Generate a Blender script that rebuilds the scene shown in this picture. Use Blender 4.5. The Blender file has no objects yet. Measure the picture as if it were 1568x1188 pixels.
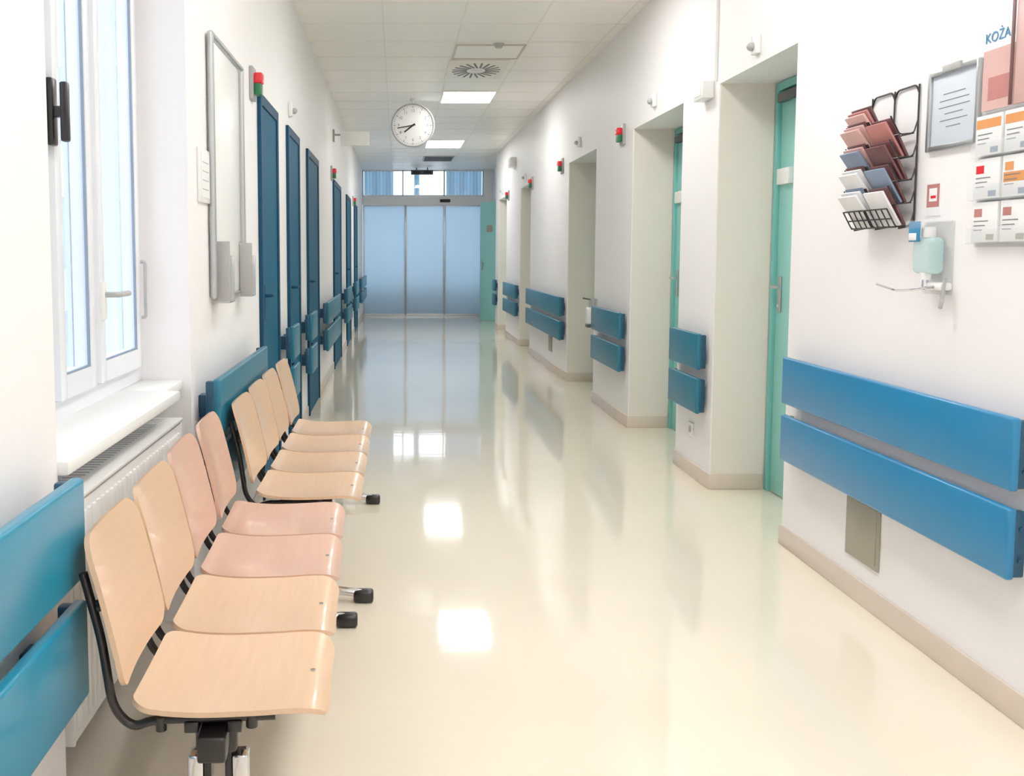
import bpy, bmesh, math, random
from mathutils import Matrix, Vector
random.seed(4)
scene = bpy.context.scene

# ------------------------------------------------------------------ materials
def lin(c):
    return tuple(((v/255)/12.92 if v/255 <= .04045 else ((v/255+.055)/1.055)**2.4) for v in c)

def mat(name, rgb, rough=.5, metal=0., var=.04, scale=6., bump=0., bscale=40., coat=0., stretch=None, trans=0., spec=.5, emit=0., alpha=1., bstretch=None):
    m = bpy.data.materials.new(name); m.use_nodes = True
    nt = m.node_tree; b = nt.nodes['Principled BSDF']
    c = lin(rgb)
    tc = nt.nodes.new('ShaderNodeTexCoord')
    mp = nt.nodes.new('ShaderNodeMapping')
    if stretch: mp.inputs['Scale'].default_value = stretch
    nt.links.new(tc.outputs['Object'], mp.inputs['Vector'])
    nz = nt.nodes.new('ShaderNodeTexNoise'); nz.inputs['Scale'].default_value = scale; nz.inputs['Detail'].default_value = 4
    nt.links.new(mp.outputs['Vector'], nz.inputs['Vector'])
    mx = nt.nodes.new('ShaderNodeMix'); mx.data_type = 'RGBA'
    mx.inputs['A'].default_value = (*[max(0, v*(1-var*1.5)) for v in c], 1)
    mx.inputs['B'].default_value = (*[min(1, v*(1+var*1.5)) for v in c], 1)
    nt.links.new(nz.outputs['Fac'], mx.inputs['Factor'])
    nt.links.new(mx.outputs['Result'], b.inputs['Base Color'])
    b.inputs['Roughness'].default_value = rough
    b.inputs['Metallic'].default_value = metal
    b.inputs['Coat Weight'].default_value = coat
    b.inputs['Coat Roughness'].default_value = .08
    b.inputs['Transmission Weight'].default_value = trans
    b.inputs['Specular IOR Level'].default_value = spec
    b.inputs['Alpha'].default_value = alpha
    if emit:
        b.inputs['Emission Color'].default_value = (*c, 1)
        b.inputs['Emission Strength'].default_value = emit
    if bump:
        n2 = nt.nodes.new('ShaderNodeTexNoise'); n2.inputs['Scale'].default_value = bscale; n2.inputs['Detail'].default_value = 3
        m2 = nt.nodes.new('ShaderNodeMapping')
        if bstretch: m2.inputs['Scale'].default_value = bstretch
        nt.links.new(mp.outputs['Vector'], m2.inputs['Vector'])
        nt.links.new(m2.outputs['Vector'], n2.inputs['Vector'])
        bp = nt.nodes.new('ShaderNodeBump'); bp.inputs['Strength'].default_value = bump; bp.inputs['Distance'].default_value = .01
        nt.links.new(n2.outputs['Fac'], bp.inputs['Height'])
        nt.links.new(bp.outputs['Normal'], b.inputs['Normal'])
    return m

M = {}
M['wall'] = mat('painted_wall', (246,243,243), .5, var=.008, scale=2, bump=.04, bscale=120)
M['reveal'] = mat('painted_reveal', (238,227,216), .5, var=.01, scale=2)
M['ceil'] = mat('ceiling_tile', (252,249,240), .35, var=.006, scale=2)
M['grid'] = mat('ceiling_grid_metal', (240,236,224), .4)
M['floor'] = mat('linoleum', (240,229,208), .045, var=.04, scale=1.4, bump=.035, bscale=9, coat=.4, spec=.65, bstretch=(.6,1.6,1))
M['base'] = mat('cove_vinyl', (220,203,187), .3, var=.04)
M['railb'] = mat('rail_laminate_blue', (24,124,176), .3, var=.03, coat=.1)
M['railc'] = mat('rail_laminate_cyan', (12,134,170), .3, var=.03, coat=.1)
M['railt'] = mat('rail_laminate_teal', (20,106,132), .35, var=.03)
M['raild'] = mat('rail_edge_dark', (12,68,98), .4)
M['doorb'] = mat('door_blue', (6,84,116), .6, var=.05, spec=.15)
M['doorbd'] = mat('door_frame_blue', (5,62,92), .55, spec=.2)
M['teal'] = mat('door_turquoise', (146,216,208), .35, var=.03)
M['teald'] = mat('door_frame_turquoise', (108,188,180), .35)
M['white'] = mat('white_plastic', (240,240,238), .3, var=.01)
M['pvc'] = mat('window_pvc', (236,240,246), .25, var=.01)
M['gasket'] = mat('window_gasket', (130,146,165), .5)
M['grey'] = mat('grey_plastic', (170,170,168), .4)
M['dgrey'] = mat('dark_grey', (70,72,76), .4)
M['black'] = mat('black_steel', (24,19,21), .3)
M['alu'] = mat('aluminium', (185,188,190), .28, metal=.85, var=.02)
M['chrome'] = mat('chrome', (215,215,218), .12, metal=1.)
M['wood'] = mat('beech_plywood', (224,186,150), .28, var=.06, scale=5, stretch=(14,1.2,14), coat=.35)
M['woodp'] = mat('beech_plywood_pink', (222,177,153), .28, var=.06, scale=5, stretch=(14,1.2,14), coat=.35)
M['red'] = mat('red_lens', (205,24,34), .25, emit=.25)
M['green'] = mat('green_lens', (10,110,62), .3)
M['pink'] = mat('brochure_red', (188,120,116), .4, var=.15)
M['brown'] = mat('brochure_brown', (104,66,66), .4, var=.2)
M['rose'] = mat('brochure_rose', (216,172,166), .4, var=.1)
M['pblue'] = mat('brochure_blue', (124,142,168), .4, var=.2)
M['paper'] = mat('paper', (240,240,240), .5, var=.02)
M['orange'] = mat('card_orange', (226,150,84), .4)
M['txtb'] = mat('ink_blue', (40,130,180), .5)
M['ink'] = mat('ink_grey', (120,120,126), .5)
M['inkk'] = mat('ink_black', (25,25,30), .5)
M['acry'] = mat('clear_acrylic', (235,240,242), .08, alpha=.15)
M['aqua'] = mat('sanitiser_liquid', (200,234,234), .12, alpha=.5)
M['plate'] = mat('grille_plate', (160,154,138), .45, var=.05)
M['notice'] = mat('notice_paper', (206,216,226), .4, var=.03)
M['ground'] = mat('outdoor_paving', (170,176,186), .8, var=.1, scale=1)
M['facade'] = mat('facade_render', (206,213,222), .8, var=.04, scale=1)
M['fglass'] = mat('facade_glazing', (140,166,194), .2, var=.1, scale=1)
M['blocker'] = mat('light_blocker_dark', (60,70,86), .8, var=.1)  # for the added block that shades the frosted end doors

def glass(name, col=(1,1,1), fac=.08):
    m = bpy.data.materials.new(name); m.use_nodes = True; nt = m.node_tree
    nt.nodes.remove(nt.nodes['Principled BSDF']); o = nt.nodes['Material Output']
    t = nt.nodes.new('ShaderNodeBsdfTransparent'); t.inputs[0].default_value = (*col,1)
    g = nt.nodes.new('ShaderNodeBsdfGlossy'); g.inputs['Roughness'].default_value = .02
    x = nt.nodes.new('ShaderNodeMixShader'); x.inputs[0].default_value = fac
    nt.links.new(t.outputs[0], x.inputs[1]); nt.links.new(g.outputs[0], x.inputs[2])
    nt.links.new(x.outputs[0], o.inputs[0]); return m
M['glass'] = glass('window_glass', (.94,.97,1.))
def frosted(name, rgb):
    m = bpy.data.materials.new(name); m.use_nodes = True; nt = m.node_tree
    nt.nodes.remove(nt.nodes['Principled BSDF']); o = nt.nodes['Material Output']
    t = nt.nodes.new('ShaderNodeBsdfTranslucent'); d = nt.nodes.new('ShaderNodeBsdfDiffuse'); g = nt.nodes.new('ShaderNodeBsdfGlossy')
    nz = nt.nodes.new('ShaderNodeTexNoise'); nz.inputs['Scale'].default_value = 1.2
    mx = nt.nodes.new('ShaderNodeMix'); mx.data_type='RGBA'
    c = lin(rgb)
    mx.inputs['A'].default_value = (*[v*.93 for v in c],1); mx.inputs['B'].default_value = (*[min(1,v*1.06) for v in c],1)
    nt.links.new(nz.outputs['Fac'], mx.inputs['Factor'])
    nt.links.new(mx.outputs['Result'], t.inputs[0]); nt.links.new(mx.outputs['Result'], d.inputs[0])
    g.inputs['Roughness'].default_value = .25
    a = nt.nodes.new('ShaderNodeMixShader'); a.inputs[0].default_value = .30
    b = nt.nodes.new('ShaderNodeMixShader'); b.inputs[0].default_value = .06
    nt.links.new(t.outputs[0], a.inputs[1]); nt.links.new(d.outputs[0], a.inputs[2])
    nt.links.new(a.outputs[0], b.inputs[1]); nt.links.new(g.outputs[0], b.inputs[2]); nt.links.new(b.outputs[0], o.inputs[0]); return m
M['frost'] = frosted('frosted_glass', (200,219,231))
def emis(name, s, col=(1,.985,.955)):
    m = bpy.data.materials.new(name); m.use_nodes = True; nt = m.node_tree
    b = nt.nodes['Principled BSDF']; b.inputs['Base Color'].default_value=(.9,.9,.9,1)
    b.inputs['Emission Color'].default_value = (*col,1); b.inputs['Emission Strength'].default_value = s
    return m
M['lamp'] = emis('lamp_diffuser', 20)

# ------------------------------------------------------------------ mesh builder
class MB:
    def __init__(s, name):
        s.name = name; s.bm = bmesh.new(); s.mats = []
    def mi(s, k):
        m = M[k]
        if m not in s.mats: s.mats.append(m)
        return s.mats.index(m)
    def merge(s, t, k, mx=None):
        i = s.mi(k)
        for f in t.faces: f.material_index = i; f.smooth = True
        if mx is not None: bmesh.ops.transform(t, matrix=mx, verts=t.verts)
        me = bpy.data.meshes.new('t'); t.to_mesh(me); t.free()
        s.bm.from_mesh(me); bpy.data.meshes.remove(me)
    def box(s, x0,x1,y0,y1,z0,z1,k,bev=0,mx=None,seg=2):
        t = bmesh.new(); bmesh.ops.create_cube(t, size=1)
        bmesh.ops.scale(t, vec=(abs(x1-x0),abs(y1-y0),abs(z1-z0)), verts=t.verts)
        bmesh.ops.translate(t, vec=((x0+x1)/2,(y0+y1)/2,(z0+z1)/2), verts=t.verts)
        if bev: bmesh.ops.bevel(t, geom=t.edges[:], offset=bev, segments=seg, affect='EDGES', profile=.5)
        s.merge(t, k, mx)
    def cyl(s, p0, p1, r, k, seg=20, r2=None, mx=None):
        p0=Vector(p0); p1=Vector(p1); d=p1-p0
        t = bmesh.new(); bmesh.ops.create_cone(t, cap_ends=True, segments=seg, radius1=r, radius2=r if r2 is None else r2, depth=d.length)
        q = d.to_track_quat('Z','Y').to_matrix().to_4x4(); q.translation = (p0+p1)/2
        bmesh.ops.transform(t, matrix=q, verts=t.verts); s.merge(t,k,mx)
    def sphere(s, c, r, k, sc=(1,1,1), mx=None):
        t = bmesh.new(); bmesh.ops.create_uvsphere(t, u_segments=16, v_segments=10, radius=r)
        bmesh.ops.scale(t, vec=sc, verts=t.verts); bmesh.ops.translate(t, vec=c, verts=t.verts); s.merge(t,k,mx)
    def tube(s, pts, r, k, rad=0, seg=8, closed=False, mx=None):
        P = [Vector(p) for p in pts]
        if rad:
            Q=[P[0]]
            for i in range(1,len(P)-1):
                a,b,c=P[i-1],P[i],P[i+1]
                la=min(rad,(a-b).length*.49); lc=min(rad,(c-b).length*.49)
                s0=b+(a-b).normalized()*la; s1=b+(c-b).normalized()*lc
                for j in range(7):
                    u=j/6; Q.append((1-u)**2*s0+2*u*(1-u)*b+u*u*s1)
            Q.append(P[-1]); P=Q
        if closed: P.append(P[0])
        t=bmesh.new(); rings=[]
        n=len(P); prev=None
        for i,p in enumerate(P):
            d=(P[min(i+1,n-1)]-P[max(i-1,0)])
            if closed and i in (0,n-1): d=P[1]-P[n-2]
            d.normalize()
            if prev is None:
                up=Vector((0,0,1)) if abs(d.z)<.9 else Vector((1,0,0))
                nx=d.cross(up).normalized()
            else:
                nx=(prev-d*prev.dot(d)).normalized()
            prev=nx; ny=d.cross(nx)
            rings.append([t.verts.new(p+(nx*math.cos(a)+ny*math.sin(a))*r) for a in [2*math.pi*j/seg for j in range(seg)]])
        for i in range(n-1):
            for j in range(seg):
                t.faces.new((rings[i][j],rings[i][(j+1)%seg],rings[i+1][(j+1)%seg],rings[i+1][j]))
        t.faces.new(rings[0][::-1]); t.faces.new(rings[-1])
        bmesh.ops.recalc_face_normals(t, faces=t.faces)
        s.merge(t,k,mx)
    def shell(s, prof, W, r, th, k, yc, lat=0., mx=None, r0=None, taper=0.):
        C=[Vector((p[0],p[1])) for p in prof]; C=[2*C[0]-C[1]]+C+[2*C[-1]-C[-2]]
        D=[]
        for i in range(1,len(C)-2):
            for j in range(16):
                t=j/16; a,b,c,d=C[i-1],C[i],C[i+1],C[i+2]
                D.append(.5*((2*b)+(c-a)*t+(2*a-5*b+4*c-d)*t*t+(3*b-a-3*c+d)*t**3))
        D.append(C[-2])
        L=[0]
        for i in range(1,len(D)): L.append(L[-1]+(D[i]-D[i-1]).length)
        T=L[-1]
        def at(sv):
            for i in range(1,len(L)):
                if sv<=L[i]+1e-9:
                    f=(sv-L[i-1])/max(1e-9,L[i]-L[i-1]); return D[i-1].lerp(D[i],f),(D[i]-D[i-1]).normalized()
            return D[-1],(D[-1]-D[-2]).normalized()
        r0 = r if r0 is None else r0
        S=[r0*(1-math.cos(a*math.pi/16)) for a in range(0,8)]+[r0+(T-r-r0)*i/12 for i in range(13)]+[T-r*(1-math.cos(a*math.pi/16)) for a in range(7,-1,-1)]
        t=bmesh.new(); rows=[]; N=12
        for sv in S:
            p,tg=at(min(sv,T)); nrm=Vector((-tg.y,tg.x))
            if sv<r0: w=W-r0+math.sqrt(max(0,r0*r0-(r0-sv)**2))
            elif T-sv<r: w=W-r+math.sqrt(max(0,r*r-(r-(T-sv))**2))
            else: w=W
            w*=1-taper*max(0,sv/T-.25)
            row=[]
            for j in range(N+1):
                y=(2*j/N-1)*w; o=lat*(y/W)**2
                row.append(t.verts.new((p.x+nrm.x*o, yc+y, p.y+nrm.y*o)))
            rows.append(row)
        for i in range(len(rows)-1):
            for j in range(N):
                t.faces.new((rows[i][j],rows[i][j+1],rows[i+1][j+1],rows[i+1][j]))
        bmesh.ops.recalc_face_normals(t, faces=t.faces)
        bmesh.ops.solidify(t, geom=t.faces[:], thickness=th)
        s.merge(t,k,mx)
    def done(s, parent=None, ang=35):
        me=bpy.data.meshes.new(s.name); s.bm.to_mesh(me); s.bm.free()
        for m in s.mats: me.materials.append(m)
        me.set_sharp_from_angle(angle=math.radians(ang))
        o=bpy.data.objects.new(s.name,me); scene.collection.objects.link(o)
        if parent: o.parent=parent
        return o

RW = Matrix(((0,0,-1,0),(-1,0,0,0),(0,1,0,0),(0,0,0,1)))   # text on right wall
CW = Matrix(((1,0,0,0),(0,0,-1,0),(0,1,0,0),(0,0,0,1)))    # text facing -Y
def txt(sv, size, loc, rot, k, parent, name='lettering', align='CENTER'):
    c=bpy.data.curves.new(name,'FONT'); c.body=sv; c.size=size; c.align_x=align; c.align_y='CENTER'; c.extrude=.0006
    c.materials.append(M[k]); o=bpy.data.objects.new(name,c); scene.collection.objects.link(o)
    m=rot.copy(); m.translation=Vector(loc); o.matrix_world=m
    if parent:
        o.parent=parent
    return o

# ------------------------------------------------------------------ dimensions
XL, XR, XD = -.77, 1.86, 2.20
YB, YE, ZC = -2.2, 20.5, 3.25
HD = 2.375

# ------------------------------------------------------------------ shell of the room
b=MB('floor'); b.box(-1.1,2.4,YB-.1,YE+.15,-.1,0,'floor'); b.done()
b=MB('ceiling'); b.box(-1.1,2.4,YB-.1,YE+.15,ZC,ZC+.1,'ceil'); b.done()
b=MB('trim_ceiling_grid')
for x in (-.11,.52,1.15,1.78): b.box(x-.006,x+.006,YB,YE,ZC-.003,ZC+.001,'grid')
y=YB+.3
while y<YE:
    b.box(XL,2.3 if y>17.4 else XR,y-.006,y+.006,ZC-.002,ZC+.001,'grid'); y+=.63
b.done()

# left wall
wins=[(-1.5,0.0),(2.04,3.39)]
b=MB('wall_left')
prev=YB-.1
for (a,c) in wins:
    b.box(-1.1,XL,prev,a,0,ZC,'wall')
    b.box(-1.1,-1.02,a,c,0,.90,'wall')
    b.box(-1.1,XL,a,c,3.12,ZC,'wall')
    prev=c
b.box(-1.1,XL,prev,YE+.15,0,ZC,'wall'); b.done()

# right wall with door recesses
ops=[(4.33,5.36),(6.03,7.29),(8.62,9.98),(12.8,13.85),(15.6,16.8)]
b=MB('wall_right'); bb=MB('baseboard_right')
def base_run(b,x0,x1,y0,y1,zt=.095):
    b.box(x0,x1,y0,y1,0,zt,'base',.004)
prev=YB-.1
for (a,c) in ops:
    b.box(XR,2.36,prev,a,0,ZC,'wall')
    b.box(2.25,2.36,a,c,0,ZC,'wall')
    b.box(XR,2.25,a,c,HD,ZC,'wall')
    b.box(XR+.006,XD-.022,c-.004,c,0,HD,'reveal'); b.box(XR+.006,XD-.022,a,a+.004,0,HD,'reveal')
    base_run(bb,XR-.012,XR,max(prev,YB),a+.012)
    base_run(bb,XR-.011,XD-.03,c-.013,c)
    base_run(bb,XR,XD-.03,a,a+.012)
    prev=c
b.box(XR,2.36,prev,17.3,0,ZC,'wall')
b.box(2.14,2.36,17.3,YE+.15,0,ZC,'wall')
base_run(bb,XR-.012,XR,prev,17.3); base_run(bb,2.128,2.14,17.3,YE)
b.done(); bb.done()
b=MB('baseboard_left')
Lbase=[(YB,-1.5),(0.0,2.04),(3.39,5.08),(5.88,6.38),(7.16,7.78),(8.87,10.98),(12.4,13.78),(15.02,16.28),(17.42,YE)]
for a,c in Lbase: base_run(b,XL,XL+.012,a,c)
for a,c in wins: base_run(b,-1.02,-1.008,a,c)
b.done()
b=MB('wall_back'); b.box(-1.1,2.4,YB-.1,YB,0,ZC,'wall'); b.done()

# ------------------------------------------------------------------ windows
def window(n,y0,y1,rad=True):
    b=MB('window_%d'%n); xo,xi=-1.02,-.955
    z0,z1=.93,3.12
    f=.055
    b.box(xo,xi,y0+f,y1-f,z0,z0+f,'pvc'); b.box(xo,xi,y0+f,y1-f,z1-f,z1,'pvc')
    b.box(xo,xi,y0,y0+f,z0,z1,'pvc'); b.box(xo,xi,y1-f,y1,z0,z1,'pvc')
    L=y1-y0
    cuts=[y0+f, y0+.34*L, y0+.60*L, y1-f]
    for c in cuts[1:3]: b.box(xo,xi-.002,c-.025,c+.025,z0+f,z1-f,'pvc')
    for i in range(3):
        a=cuts[i]+(.003 if i==0 else .022); c=cuts[i+1]-(.003 if i==2 else .022)
        s=.048; xs=xi+.022; xa=xo+.02
        za,zb=z0+f+.003,z1-f-.003
        b.box(xa,xs,a,a+s,za,zb,'pvc',.004); b.box(xa,xs,c-s,c,za,zb,'pvc',.004)
        b.box(xa+.001,xs-.001,a+s,c-s,za+.001,za+s+.02,'pvc'); b.box(xa+.001,xs-.001,a+s,c-s,zb-s,zb-.001,'pvc')
        g=.006; zc=za+s+.02; zd=zb-s
        b.box(xs-.012,xs-.004,a+s,a+s+g,zc,zd,'gasket'); b.box(xs-.012,xs-.004,c-s-g,c-s,zc,zd,'gasket')
        b.box(xs-.012,xs-.004,a+s+g,c-s-g,zc,zc+g,'gasket'); b.box(xs-.012,xs-.004,a+s+g,c-s-g,zd-g,zd,'gasket')
        b.box(-.990,-.986,a+s,c-s,zc,zd,'glass')
    yh=cuts[1]+.0
    b.box(xi+.015,xi+.035,yh-.02,yh+.02,1.69,1.87,'black',.006)
    b.box(xi+.03,xi+.06,yh-.014,yh+.014,1.765,1.795,'black',.006)
    b.box(xi+.05,xi+.072,yh-.014,yh+.014,1.70,1.86,'black',.007)
    yh=cuts[2]+.04
    b.box(xi+.015,xi+.034,yh-.015,yh+.015,1.19,1.31,'white',.005)
    b.tube([(xi+.03,yh,1.27),(xi+.075,yh,1.27),(xi+.075,yh+.11,1.27)],.009,'grey',.015)
    yh=cuts[3]-.03
    b.tube([(xi+.03,yh,1.17),(xi+.045,yh,1.17),(xi+.045,yh,1.37),(xi+.03,yh,1.37)],.006,'grey',.01)
    o=b.done()
    b=MB('trim_%d'%n)
    b.box(-1.0,-.745,y0+.002,y1-.27 if n==1 else y1-.002,.895,.93,'white',.008)
    b.box(-1.0,-.80,y1-.265,y1-.002,.896,.929,'white',.006)
    b.done()
    # radiator
    r=MB('radiator')
    ya,yb=y0+.07,y1-.16; xb,xf=-.925,-.775; zb,zt=.22,.815
    r.box(xf-.012,xf,ya+.006,yb-.006,zb,zt-.02,'white',.004); r.box(xb,xb+.012,ya+.006,yb-.006,zb,zt-.02,'white',.004)
    yy=ya+.02
    while yy<yb-.02:
        r.box(xf-.004,xf+.010,yy,yy+.022,zb+.03,zt-.045,'white',.007); yy+=.036
    r.box(xb,xf+.008,ya-.005,yb+.005,zt-.012,zt,'white',.003)
    r.box(xb,xf+.004,ya-.006,ya+.004,zb,zt-.013,'white',.003); r.box(xb,xf+.004,yb-.004,yb+.006,zb,zt-.013,'white',.003)
    yy=ya+.03
    while yy<yb-.03:
        r.box(xb+.05,xf-.05,yy,yy+.006,zt-.001,zt+.001,'grey'); yy+=.03
    for yy in (ya+.2,yb-.2): r.box(-1.018,xb,yy-.015,yy+.015,.35,.72,'white',.003)
    r.cyl((-.85,ya,.27),(-.85,ya-.05,.27),.012,'chrome'); r.cyl((-.85,ya-.05,.29),(-.85,ya-.05,0.001),.009,'white')
    r.cyl((-.79,ya-.045,.27),(-.85,ya-.045,.27),.018,'grey')
    r.done()
window(1,2.04,3.39); window(2,-1.5,0.0)  # the second is unseen, added behind the camera to let in daylight

# ------------------------------------------------------------------ guard rails
def rail(side,y0,y1,k,x=None):
    b=MB('wall_guard_rail')
    if side>0:
        xw=XR if x is None else x; xf=xw-.072; xb=xw-.045
    else:
        xw=XL if x is None else x; xf=xw+.10; xb=xw+.07
    s=1 if side>0 else -1
    for z0,z1 in ((.44,.655),(.705,.923)):
        b.box(min(xf,xb),max(xf,xb),y0,y1,z0,z1,k,.010,seg=3)
        n=max(2,int((y1-y0)/.7)+1)
        for i in range(n):
            yy=y0+.10+(y1-y0-.20)*i/(n-1)
            b.box(min(xb,xw),max(xb,xw),yy-.03,yy+.03,z0+.06,z1-.07,'raild',.004)
        for ye in (y0,y1):
            yi = .03 if ye==y0 else -.03
            xe = xb+.028*s
            b.box(min(xb-.006*s,xe),max(xb-.006*s,xe),min(ye+.001*(1 if yi>0 else -1),ye+yi),max(ye+.001*(1 if yi>0 else -1),ye+yi),z0+.008,z1-.008,'raild',.006)
        for zz in (z0+.06,z1-.06):
            b.cyl((xb+.012*s,y0+.002,zz),(xb+.012*s,y0-.005,zz),.008,'raild',12)
    return b.done()
rail(1,2.62,4.22,'railb'); rail(1,5.42,5.99,'railt'); rail(1,7.36,8.42,'railt'); rail(1,10.06,12.72,'railt')
rail(1,13.92,15.5,'railt'); rail(1,16.9,17.25,'railt')
rail(-1,.55,1.93,'railc'); rail(-1,3.44,4.72,'railt')
for a,c in ((5.95,6.3),(7.22,7.70),(8.95,10.9),(12.5,13.7),(15.1,16.2),(17.6,20.2)): rail(-1,a,c,'railt')

# ------------------------------------------------------------------ doors
def door_right(n,y0,y1):
    b=MB('door_%d'%n); e=.006
    b.box(XD-.02,2.249,y0+e,y0+.05,0.001,HD-e,'teald',.004); b.box(XD-.02,2.249,y1-.05,y1-e,0.001,HD-e,'teald',.004)
    b.box(XD-.019,2.249,y0+.05,y1-.05,HD-.05,HD-e,'teald')
    b.box(XD,2.24,y0+.055,y1-.055,.006,HD-.055,'teal',.003)
    for z in (.25,1.2,2.1): b.cyl((XD-.008,y0+.052,z-.05),(XD-.008,y0+.052,z+.05),.009,'alu',12)
    yh=y1-.11
    b.box(XD-.008,XD,yh-.022,yh+.022,1.06,1.27,'alu',.005)
    b.tube([(XD,yh,1.21),(XD-.06,yh,1.21),(XD-.06,yh-.13,1.21)],.010,'alu',.02)
    b.cyl((XD-.012,yh,1.10),(XD,yh,1.10),.012,'chrome')
    b.box(XD-.006,XD,y0+.35,y0+.6 ,1.72,1.86,'plate',.002)
    b.box(XD-.04,XD,y1-.35,y1-.08,HD-.12,HD-.07,'dgrey',.004)
    b.box(XD-.03,XD,y1-.24,y1-.08,1.79,1.88,'white',.004)
    b.done()
for i,(a,c) in enumerate(ops): door_right(i+1,a,c)

def door_left(n,y0,y1):
    zt=2.285
    b=MB('door_%d'%n); x=XL
    b.box(x,x+.022,y0,y0+.06,.001,zt,'doorbd',.004); b.box(x,x+.022,y1-.06,y1,.001,zt,'doorbd',.004)
    b.box(x,x+.021,y0+.06,y1-.06,zt-.06,zt-.001,'doorbd')
    b.box(x,x+.012,y0+.06,y1-.06,.006,zt-.06,'doorb')
    yh=y0+.12
    b.box(x+.012,x+.018,yh-.02,yh+.02,1.02,1.22,'doorbd',.003)
    b.tube([(x+.012,yh,1.16),(x+.055,yh,1.16),(x+.055,yh+.12,1.16)],.010,'doorbd',.02)
    b.done()
LD=[(5.1,5.86),(6.4,7.14),(7.8,8.85),(11.,12.38),(13.8,15.),(16.3,17.4)]
for i,(a,c) in enumerate(LD): door_left(i+6,a,c)

# open turquoise leaf near the end
b=MB('door_12')
A=Vector((2.10,18.7,0)); B=Vector((1.76,19.3,0)); d=(B-A); L=d.length; ang=math.atan2(d.y,d.x)
mx=Matrix.Translation(A)@Matrix.Rotation(ang,4,'Z')
b.box(0,L,-.02,.02,.01,2.47,'teal',.004,mx=mx)
b.box(.0,.02,-.03,.03,.0,2.48,'teald',.003,mx=mx)
for s in (1,-1):
    b.box(L-.1,L-.06,s*.02,s*.028,1.05,1.26,'alu',.003,mx=mx)
    b.tube([(L-.08,s*.02,1.2),(L-.08,s*.07,1.2),(L-.2,s*.07,1.2)],.01,'alu',.02,mx=mx)
b.box(L*.35,L*.65,-.026,.026,1.84,1.98,'plate',.002,mx=mx)
b.done()

# ------------------------------------------------------------------ end wall : sliding doors + transom
b=MB('wall_end')
b.box(-1.1,-.765,YE,YE+.15,0,ZC,'wall'); b.box(1.92,2.36,YE,YE+.15,0,ZC,'wall')
b.box(-.765,1.92,YE,YE+.15,2.50,2.67,'wall'); b.done()
b=MB('door_13')
xs=[-.76,.19,1.06,1.915]
for i in range(3):
    a,c=xs[i],xs[i+1]; yo=YE+.03+(.03 if i==1 else 0)
    f=.022
    b.box(a,a+f,yo,yo+.03,.01,2.49,'alu',.003); b.box(c-f,c,yo,yo+.03,.01,2.49,'alu',.003)
    b.box(a+f,c-f,yo+.001,yo+.03,.01,.05,'alu'); b.box(a+f,c-f,yo+.001,yo+.03,2.45,2.49,'alu')
    b.box(a+f,c-f,yo+.01,yo+.018,.05,2.45,'frost')
b.box(-.76,1.915,YE-.06,YE+.02,2.47,2.64,'white',.008)
b.box(.95,1.18,YE-.09,YE-.06,2.53,2.60,'inkk',.01)
b.box(-.76,1.915,YE+.0,YE+.12,.0005,.008,'alu')
b.done()
b=MB('window_3')
xs=[-.76,.13,1.05,1.915]
b.box(-.76,1.915,YE+.03,YE+.08,2.67,2.70,'white',.004); b.box(-.76,1.915,YE+.03,YE+.08,3.22,3.25,'white',.004)
for x in xs: b.box(x-.015,x+.015,YE+.028,YE+.082,2.67,3.25,'grey',.003)
for i in range(3): b.box(xs[i]+.015,xs[i+1]-.015,YE+.05,YE+.056,2.70,3.22,'glass')
b.done()
b=MB('transom_curtain')
def sheer(name, rgb):
    m=bpy.data.materials.new(name); m.use_nodes=True; nt=m.node_tree
    nt.nodes.remove(nt.nodes['Principled BSDF']); o=nt.nodes['Material Output']
    t=nt.nodes.new('ShaderNodeBsdfTranslucent'); d=nt.nodes.new('ShaderNodeBsdfDiffuse')
    w=nt.nodes.new('ShaderNodeTexWave'); w.inputs['Scale'].default_value=3
    cr=nt.nodes.new('ShaderNodeMix'); cr.data_type='RGBA'; c=lin(rgb)
    cr.inputs['A'].default_value=(*[v*.75 for v in c],1); cr.inputs['B'].default_value=(*c,1)
    nt.links.new(w.outputs['Fac'],cr.inputs['Factor'])
    nt.links.new(cr.outputs['Result'],t.inputs[0]); nt.links.new(cr.outputs['Result'],d.inputs[0])
    x=nt.nodes.new('ShaderNodeMixShader'); x.inputs[0].default_value=.5
    nt.links.new(t.outputs[0],x.inputs[1]); nt.links.new(d.outputs[0],x.inputs[2]); nt.links.new(x.outputs[0],o.inputs[0]); return m
M['curt']=sheer('curtain_sheer_blue',(146,184,206))
def pleat(x0,x1):
    t=bmesh.new(); n=int((x1-x0)/.012); r0=[];r1=[]
    for i in range(n+1):
        x=x0+(x1-x0)*i/n; yy=YE+.13+.018*math.sin(x*2*math.pi/.075)
        r0.append(t.verts.new((x,yy,2.68))); r1.append(t.verts.new((x,yy,3.24)))
    for i in range(n): t.faces.new((r0[i],r0[i+1],r1[i+1],r1[i]))
    b.merge(t,'curt')
pleat(-.74,-.08); pleat(.38,.5); pleat(1.1,1.9)
b.cyl((-.76,YE+.13,3.235),(1.9,YE+.13,3.235),.008,'alu')
b.done()
b=MB('exit_sign_box')
b.box(.30,.78,YE-.55,YE-.45,3.10,3.2,'dgrey',.008); b.box(.34,.5,YE-.56,YE-.55,3.12,3.18,'inkk',.003); b.box(.58,.74,YE-.56,YE-.55,3.12,3.18,'inkk',.003)
b.cyl((.42,YE-.5,3.2),(.42,YE-.5,3.25),.012,'dgrey'); b.cyl((.66,YE-.5,3.2),(.66,YE-.5,3.25),.012,'dgrey'); b.done()

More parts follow.
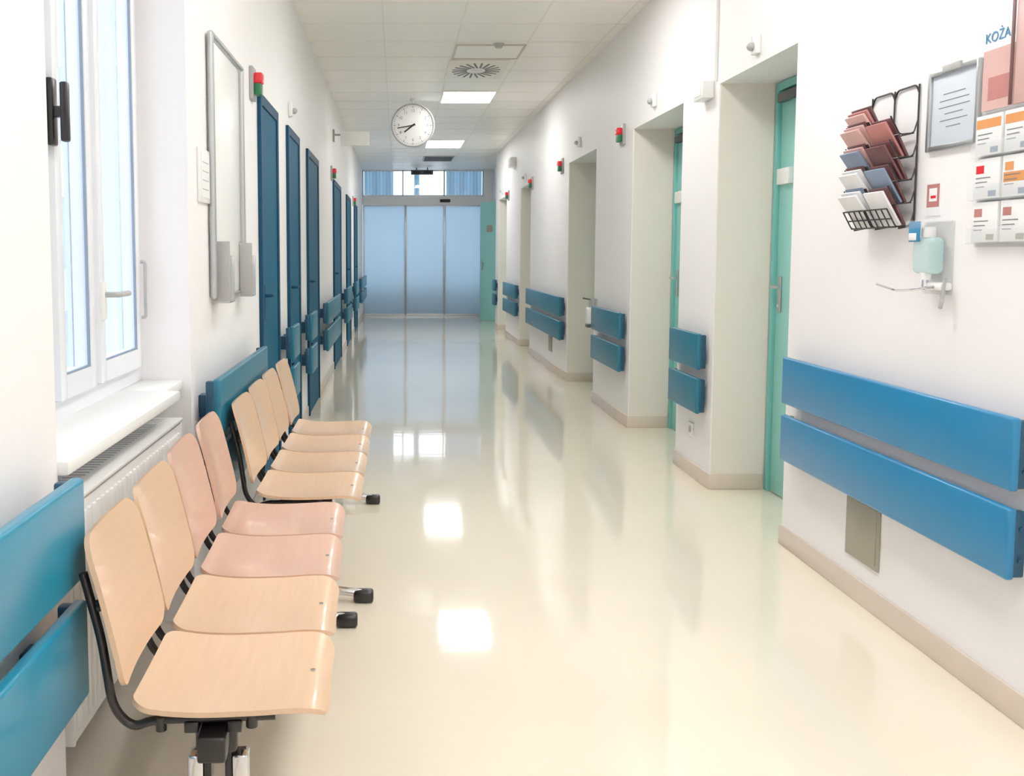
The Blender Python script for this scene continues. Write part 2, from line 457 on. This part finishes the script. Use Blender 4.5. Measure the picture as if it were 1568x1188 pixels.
# ------------------------------------------------------------------ ceiling fixtures
def panel(x0,x1,y0,y1):
    b=MB('ceiling_light_panel')
    f=.02
    b.box(x0,x1,y0,y0+f,ZC-.012,ZC,'white',.002);b.box(x0,x1,y1-f,y1,ZC-.012,ZC,'white',.002)
    b.box(x0,x0+f,y0+f,y1-f,ZC-.012,ZC,'white',.002);b.box(x1-f,x1,y0+f,y1-f,ZC-.012,ZC,'white',.002)
    b.box(x0+f,x1-f,y0+f,y1-f,ZC-.008,ZC-.001,'lamp'); b.done()
panel(.52,1.15,10.6,11.4); panel(.48,1.12,15.1,16.2)
for y in (-1.2,.9,3.3,5.7): panel(.52,1.15,y,y+.8)

b=MB('air_diffuser')
x0,x1,y0,y1=.50,1.09,8.92,9.86; cx,cy=(x0+x1)/2,(y0+y1)/2
b.box(x0,x1,y0,y1,ZC-.014,ZC,'grid',.004)
for i in range(20):
    a=2*math.pi*i/20
    mx=Matrix.Translation((cx,cy,0))@Matrix.Diagonal((1,1.5,1,1))@Matrix.Rotation(a,4,'Z')
    b.box(.09,.24,-.009,.009,ZC-.017,ZC-.013,'dgrey' ,mx=mx@Matrix.Translation((0,.03,0)))
b.cyl((cx,cy,ZC-.02),(cx,cy,ZC-.012),.06,'white'); b.done()
b=MB('air_return_grille')
b.box(.5,1.1,17.6,18.5,ZC-.012,ZC,'grey',.003)
for i in range(12): b.box(.53,1.07,17.65+i*.07,17.67+i*.07,ZC-.02,ZC-.01,'dgrey',.002)
b.done()
b=MB('ceiling_access_hatch')
x0,x1,y0,y1=.52,1.15,8.28,8.86
M['hatch']=mat('hatch_frame',(204,198,180),.4)
for q in ((x0,x1,y0,y0+.02),(x0,x1,y1-.02,y1),(x0,x0+.02,y0+.02,y1-.02),(x1-.02,x1,y0+.02,y1-.02)): b.box(*q,ZC-.012,ZC,'hatch',.002)
b.box(x0+.02,x1-.02,y0+.02,y1-.02,ZC-.006,ZC,'ceil'); b.done()
b=MB('smoke_detector')
b.cyl((.89,8.17,ZC-.02),(.89,8.17,ZC),.055,'white'); b.cyl((.89,8.17,ZC-.055),(.89,8.17,ZC-.02),.03,'grey',r2=.048); b.done()

# clock
b=MB('hanging_wall_clock'); cx,cy,cz,R=.19,11.15,2.93,.25
b.cyl((cx,cy-.045,cz),(cx,cy+.045,cz),R,'white',48)
b.tube([(cx+R*math.cos(a),cy-.045,cz+R*math.sin(a)) for a in [2*math.pi*i/48 for i in range(48)]],.012,'grey',closed=True)
b.cyl((cx,cy-.047,cz),(cx,cy-.045,cz),R-.01,'paper',48)
for i in range(60):
    a=2*math.pi*i/60; l=.016 if i%5 else .028; w=.002 if i%5 else .004
    mx=Matrix.Translation((cx,cy,cz))@Matrix.Rotation(a,4,'Y')
    b.box(-w,w,-.049,-.0465,R-.018-l,R-.018,'ink',mx=mx)
for a,l,w in ((math.radians(-100),.19,.006),(math.radians(-128),.13,.009)):
    mx=Matrix.Translation((cx,cy,cz))@Matrix.Rotation(a,4,'Y')
    b.box(-w,w,-.053,-.050,-.03,l,'inkk',mx=mx)
b.cyl((cx,cy-.056,cz),(cx,cy-.046,cz),.012,'inkk')
b.cyl((cx,cy,cz+R-.01),(cx,cy,ZC),.011,'white'); b.cyl((cx,cy,ZC-.025),(cx,cy,ZC),.035,'white')
o=b.done()
for i in range(1,13):
    a=2*math.pi*i/12
    txt(str(i),.048,(cx+.172*math.sin(a),cy-.048,cz+.172*math.cos(a)),CW,'ink',o,'numeral')

# projecting sign left
b=MB('projecting_sign')
b.box(-.68,-.33,11.1,11.16,2.69,2.86,'white',.006); b.cyl((XL,11.13,2.82),(-.68,11.13,2.82),.012,'grey'); b.box(XL,XL+.02,11.08,11.18,2.74,2.88,'plate',.004); b.done()

# call lamps
def call_lamp(side,y,z,s=1.):
    b=MB('call_lamp' if side>0 else 'nurse_call_light')
    x=XL if side<0 else XR; d=1 if side<0 else -1
    def bx(a,c,y0,y1,z0,z1,k,bv): b.box(min(x+d*a,x+d*c),max(x+d*a,x+d*c),y0,y1,z0,z1,k,bv)
    bx(0,.02,y-.06,y+.06,z-.085,z+.085,'grey',.005)
    bx(.02,.065,y-.035,y+.035,z+.0,z+.055,'red',.008)
    bx(.02,.060,y-.035,y+.035,z-.06,z-.0,'green',.008)
    b.done()
call_lamp(-1,4.9,2.29); call_lamp(-1,10.75,2.33); call_lamp(-1,15.9,2.3)
call_lamp(1,7.6,2.37); call_lamp(1,10.35,2.375); call_lamp(1,12.65,2.36); call_lamp(1,15.3,2.36)
def sensor(side,y,z):
    b=MB('motion_sensor' if side>0 else 'presence_detector'); x=XL if side<0 else XR; d=1 if side<0 else -1
    b.box(min(x,x+d*.03),max(x,x+d*.03),y-.035,y+.035,z-.05,z+.05,'white',.008)
    b.sphere((x+d*.04,y,z-.01),.022,'grey'); b.done()
sensor(1,4.8,2.47); sensor(1,6.68,2.5); sensor(1,9.4,2.53); sensor(1,13.3,2.5); sensor(-1,6.6,2.42); sensor(1,16.2,2.5)
b=MB('junction_box')
b.box(XR-.07,XR,5.45,5.62,2.31,2.41,'white',.008); b.box(XR-.074,XR-.07,5.48,5.59,2.33,2.39,'paper',.002)
b.box(XR-.018,XR,5.40,5.425,2.40,ZC,'white',.003); b.done()
b=MB('emergency_light'); b.box(XR-.10,XR,14.4,14.7,2.75,2.9,'white',.01); b.box(XR-.105,XR-.1,14.43,14.67,2.77,2.88,'paper',.003); b.done()

# ------------------------------------------------------------------ left wall items
b=MB('wall_notice_board'); x=XL
y0,y1,z0,z1=3.75,4.47,1.22,2.28
b.box(x+.004,x+.018,y0,y1,z0,z1,'white',.002)
r=.011
b.tube([(x+.02,y0,z0),(x+.02,y1,z0),(x+.02,y1,z1),(x+.02,y0,z1)],r,'alu',closed=True)
b.cyl((x+.02,y0,z0),(x+.02,y0,z1),.014,'alu'); b.cyl((x+.02,y1,z0),(x+.02,y1,z1),.014,'alu'); b.cyl((x+.02,y0,z1),(x+.02,y1,z1),.014,'alu')
b.cyl((x+.028,y1-.08,z0),(x+.028,y1-.08,z1-.02),.006,'grey')
for yy in (y0+.03,y1-.11):
    b.box(x+.02,x+.08,yy,yy+.012,z0-.02,z0+.23,'grey',.004); b.box(x+.02,x+.08,yy+.1,yy+.112,z0-.02,z0+.17,'alu',.004)
    b.box(x+.075,x+.082,yy+.013,yy+.099,z0-.02,z0+.13,'acry',.002); b.box(x+.02,x+.079,yy+.001,yy+.111,z0-.025,z0-.015,'alu',.003)
    b.box(x+.03,x+.06,yy+.015,yy+.095,z0-.01,z0+.16,'paper',.002)
b.done()
b=MB('framed_card'); b.box(x,x+.012,3.55,3.74,1.60,1.81,'white',.004); b.box(x+.012,x+.014,3.57,3.72,1.62,1.79,'paper'); 
for i in range(4): b.box(x+.014,x+.015,3.59,3.70,1.65+i*.035,1.653+i*.035,'grey')
b.done()

# ------------------------------------------------------------------ right wall items
def Pm(y,z):  # local a (viewer right) , b up, c out
    return Matrix(((0,0,-1,XR),(-1,0,0,y),(0,1,0,z),(0,0,0,1)))
# wire brochure rack
b=MB('wire_brochure_rack'); mx=Pm(3.62,1.50)
W,Hh=.32,.50; r=.0035
for a0 in (0,W/2,W):
    b.tube([(a0,Hh,.006),(a0,0,.006),(a0,-.01,.06)],r,'black',.01,mx=mx)
b.tube([(0,Hh-.03,.006),(.02,Hh,.006),(W/2-.02,Hh,.006),(W/2,Hh-.03,.006)],r,'black',.015,mx=mx)
b.tube([(W/2,Hh-.03,.006),(W/2+.02,Hh,.006),(W-.02,Hh,.006),(W,Hh-.03,.006)],r,'black',.015,mx=mx)
TS=.082
for t in range(5):
    z=t*TS
    for a0 in (0,W/2-.006,W/2+.006,W):
        b.tube([(a0,z+.05,.006),(a0,z,.02),(a0,z-.005,.07),(a0,z+.06,.105)],r*.8,'black',.012,mx=mx)
    for (zz,c) in (((z+.06,.105),(z+.025,.085),(z-.005,.07),(z,.02)) if t<1 else ((z-.005,.07),(z,.02))):
        b.tube([(0,zz,c),(W,zz,c)],r*.8,'black',mx=mx)
    for a0 in ((.04,.08,.12,.2,.24,.28) if t<1 else ()):
        b.tube([(a0,z-.005,.07),(a0,z+.06,.105)],r*.7,'black',mx=mx)
def leaf(a,z,c,w,h,th,k,tilt=24):
    m=mx@Matrix.Translation((a,z,c))@Matrix.Rotation(math.radians(tilt),4,'X')
    b.box(0,w,0,h,0,th,k,.001,mx=m)
cols=[['pblue','paper','paper'],['brown','paper','paper'],['brown','rose','pblue'],['brown','rose','rose'],['brown','pink','rose']]
for t in range(5):
    z=t*TS
    for j in range(3):
        leaf(.010+.005*j+random.uniform(-.004,.004), z+.004, .024+.014*j, .138, .165-.012*j-(.03 if t==4 else 0), .009, cols[t][j], 27+4*j)
    if t<4:
        for j in range(2): leaf(.172,z+.004,.026+.016*j,.135,.15-.01*j,.008,['brown',['paper','pblue','brown','pink'][t]][j],26+4*j)
b.box(.04,.08,.10,.12,.128,.130,'green',mx=mx)
o=b.done()

b=MB('framed_notice'); mx=Pm(3.235,1.75); w,h=.285,.27
b.box(0,w,0,h,0,.006,'notice',.001,mx=mx)
for q in ((.018,w-.018,0,.018),(.018,w-.018,h-.018,h),(0,.018,0,h),(w-.018,w,0,h)): b.box(q[0],q[1],q[2],q[3],0,.016,'alu',.004,mx=mx)
b.box(w/2-.05,w/2+.05,h-.014,h+.01,.012,.022,'grey',.003,mx=mx)
for i,l in enumerate((.12,.16,.17,.10,.15,.08)): b.box(w/2-l/2,w/2+l/2,h-.085-i*.022,h-.082-i*.022,.006,.0068,'ink',mx=mx)
b.done()

b=MB('warning_sticker'); mx=Pm(3.235,1.53)
b.box(0,.085,0,.115,0,.003,'paper',mx=mx); b.box(.006,.079,.03,.109,.003,.0036,'pink',mx=mx); b.box(.02,.066,.05,.095,.0036,.004,'paper',mx=mx); b.box(.03,.06,.06,.07,.004,.0045,'red',mx=mx,); b.done()

# sanitiser dispenser
b=MB('hand_sanitiser_dispenser'); mx=Pm(3.26,1.24)
b.box(.03,.20,.02,.27,0,.008,'acry',.003,mx=mx)
b.box(.055,.175,.09,.215,.012,.065,'aqua',.02,mx=mx,seg=4)
b.cyl((.115,.215,.040),(.115,.25,.040),.022,'white',mx=mx); b.cyl((.115,.07,.045),(.115,.095,.045),.018,'white',mx=mx)
b.box(.03,.19,.245,.275,0,.075,'acry',.006,mx=mx)
b.box(.05,.12,.20,.27,.070,.073,'txtb',.002,mx=mx); b.box(.055,.10,.205,.23,.073,.075,'paper',.001,mx=mx)
b.box(.09,.20,.035,.062,0,.045,'white',.008,mx=mx)
b.tube([(.17,.05,.03),(.17,.04,.09),(.10,.03,.13),(-.02,.05,.14)],.004,'chrome',.03,mx=mx)
b.tube([(.19,.02,.03),(.21,.0,.04),(.2,-.03,.04),(.205,.08,.03)],.006,'grey',.02,mx=mx)
b.cyl((.115,.045,.045),(.115,.07,.045),.01,'chrome',mx=mx)
b.done()

# skin-care magazine poster
b=MB('magazine_poster'); mx=Pm(2.935,1.845); w,h=.30,.26
b.box(0,w,0,h,.0,.012,'paper',.001,mx=mx)
b.box(.0,w,.0,h-.075,.012,.0135,'rose',mx=mx); b.box(.03,.13,.03,.10,.0135,.0145,'pink',mx=mx)
b.box(.142,.155,.0,h+.05,.02,.024,'brown',.001,mx=mx); b.box(.160,.3,.0,h+.06,.014,.02,'rose',.001,mx=mx)
o=b.done(); txt('KOŻA',.043,(XR-.0135,2.935-.064,1.845+.222),RW,'txtb',o,'title_lettering')
# card holder
b=MB('leaflet_holder'); mx=Pm(2.955,1.42); w,h=.42,.42
b.box(0,w,0,h,0,.004,'acry',.001,mx=mx)
for r_ in range(3):
    z=.01+r_*.135
    b.box(0,w,z,z+.004,0,.03,'acry',mx=mx); b.box(0,w,z,z+.05,.028,.030,'acry',mx=mx)
    for c_ in range(3):
        a=.010+c_*.138
        b.box(a,a+.124,z+.006,z+.130,.008,.02,'paper',.001,mx=mx)
        col=[['pink','pink','red'],['red','orange','orange'],['orange','orange','orange']][r_][c_]
        if r_==2: b.box(a+.004,a+.120,z+.090,z+.118,.02,.0208,col,mx=mx)
        else: b.box(a+.012,a+.05,z+.085,z+.11,.02,.0208,col,mx=mx)
        if r_==1 and c_: b.box(a+.006,a+.118,z+.05,z+.080,.02,.0204,'orange',mx=mx)
        for i in range(3): b.box(a+.012,a+.012+.07-.014*i,z+.07-i*.014,z+.073-i*.014,.0205,.0210,'ink',mx=mx)
        b.box(a+.075,a+.11,z+.012,z+.03,.02,.0208,['plate','pblue','pblue'][r_],mx=mx)
b.done()
b=MB('wall_vent_plate'); b.box(XR-.008,XR,3.44,3.70,.17,.43,'plate',.003); b.box(XR-.010,XR-.008,3.46,3.68,.19,.41,'plate',.001); b.done()
b=MB('wall_socket_plate'); b.box(XR-.01,XR,5.66,5.75,.25,.34,'white',.004); b.cyl((XR-.012,5.705,.295),(XR-.01,5.705,.295),.022,'grey'); b.done()
b=MB('wall_vent_plate'); b.box(XR-.008,XR,10.9,11.15,.22,.43,'plate',.003); b.box(XR-.010,XR-.008,10.92,11.13,.24,.41,'plate',.001); b.done()
b=MB('soap_dispenser')
b.box(XR-.012,XR,8.47,8.60,.70,.98,'grey',.004)
b.box(XR-.09,XR-.012,8.49,8.59,.74,.9,'white',.02,seg=4); b.cyl((XR-.05,8.54,.9),(XR-.05,8.54,.97),.015,'grey'); b.tube([(XR-.05,8.54,.97),(XR-.13,8.5,.985)],.007,'dgrey')
b.box(XR-.09,XR,8.49,8.59,.71,.735,'dgrey',.005); b.done()

# ------------------------------------------------------------------ waiting benches (four linked seats on a beam)
def bench(x,y,pitch,rot,wk):
    b=MB('waiting_room_bench'); W=pitch/2-.006
    for i in range(4):
        yc=pitch*(i+.5)
        k=wk[i]
        b.shell([(.0,.468),(.05,.452),(.14,.444),(.26,.446),(.34,.450),(.385,.446),(.412,.428)],W,.055,.011,k,yc,lat=.010,r0=.045)
        b.shell([(-.016,.500),(-.026,.56),(-.046,.65),(-.068,.74),(-.090,.815)],W,.058,.011,k,yc,lat=-.014,r0=.04,taper=.03)
        for s in (-1,1):
            ys=yc+s*(W-.035)
            b.tube([(-.094,ys,.74),(-.060,ys,.60),(-.040,ys,.45),(.0,ys,.405),(.04,ys,.422),(.30,ys,.428)],.010,'black',.035)
            b.cyl((-.066,ys,.67),(-.049,ys,.675),.013,'black',12)
            b.cyl((.25,ys,.405),(.25,ys,.435),.013,'black',12); b.cyl((.06,ys,.40),(.06,ys,.43),.012,'black',12)
        b.box(.11,.14,yc-W+.02,yc+W-.02,.398,.422,'black',.003); b.box(.20,.23,yc-W+.02,yc+W-.02,.398,.422,'black',.003)
        b.cyl((.37,yc,.4465),(.37,yc,.4525),.006,'chrome',10)
    b.box(.14,.20,-.02+.02,4*pitch-.0,.345,.40,'black',.006)
    for yl in (.10,4*pitch-.07):
        b.box(.125,.215,yl-.035,yl+.035,.33,.405,'black',.01)
        b.box(.14,.155,yl-.02,yl+.02,.05,.335,'black',.004); b.box(.185,.20,yl-.02,yl+.02,.05,.335,'black',.004)
        b.box(.105,.14,yl-.022,yl+.022,.05,.32,'chrome',.008); b.box(.20,.235,yl-.022,yl+.022,.05,.32,'chrome',.008)
        b.tube([(-.07,yl,.028),(.0,yl,.045),(.17,yl,.06),(.34,yl,.045),(.43,yl,.030)],.017,'chrome',.05,seg=12)
        for xe,d in ((.41,1),(-.05,-1)):
            b.box(min(xe-d*.03,xe+d*.05),max(xe-d*.03,xe+d*.05),yl-.026,yl+.026,.0005,.050,'black',.012,seg=3)
    o=b.done(ang=50)
    o.location=(x,y,0); o.rotation_euler=(0,0,math.radians(rot)); return o
bench(-.555,1.81,.398,2.0,['wood','wood','woodp','woodp'])
bench(-.555,3.49,.405,0,['wood']*4)

# ------------------------------------------------------------------ outside
b=MB('ground_outside'); b.box(-40,40,-30,60,-.3,-.15,'ground'); b.done()
b=MB('building_outside'); b.box(-14,-9,-10,55,-.15,7.5,'facade')
yy=-8
while yy<54:
    for z in (1.0,4.4): b.box(-9.02,-8.9,yy,yy+1.6,z,z+1.9,'fglass'); b.box(-8.92,-8.88,yy+.76,yy+.84,z,z+1.9,'facade')
    yy+=2.6
b.done()
b=MB('door_light_blocker'); b.box(-2.5,3.6,YE+.55,YE+.8,-.15,.75,'blocker',.02); b.done()  # unseen dark block, added to cut sky light on the lower frosted glass

# ------------------------------------------------------------------ world, lights, camera
w=bpy.data.worlds.new('World'); scene.world=w; w.use_nodes=True
bg=w.node_tree.nodes['Background']
sk=w.node_tree.nodes.new('ShaderNodeTexCoord'); gr=w.node_tree.nodes.new('ShaderNodeValToRGB'); sep=w.node_tree.nodes.new('ShaderNodeSeparateXYZ')
w.node_tree.links.new(sk.outputs['Generated'],sep.inputs[0]); w.node_tree.links.new(sep.outputs['Z'],gr.inputs[0])
gr.color_ramp.elements[0].color=(.90,.94,1,1); gr.color_ramp.elements[1].color=(.84,.92,1,1)
w.node_tree.links.new(gr.outputs[0],bg.inputs[0]); bg.inputs[1].default_value=2.7

cam=bpy.data.cameras.new('camera'); co=bpy.data.objects.new('camera',cam); scene.collection.objects.link(co)
th=math.radians(4.5)
co.location=(0,0,1.4); co.rotation_euler=(math.pi/2-th,0,0)
cam.sensor_width=36; cam.lens=1400/1568*36
cam.shift_x=176/1568; cam.shift_y=-(594-388-1400*math.tan(th))/1568
cam.clip_start=.05; scene.camera=co
scene.view_settings.view_transform='Standard'; scene.view_settings.look='None'; scene.view_settings.exposure=.14
scene.view_settings.gamma=1.14
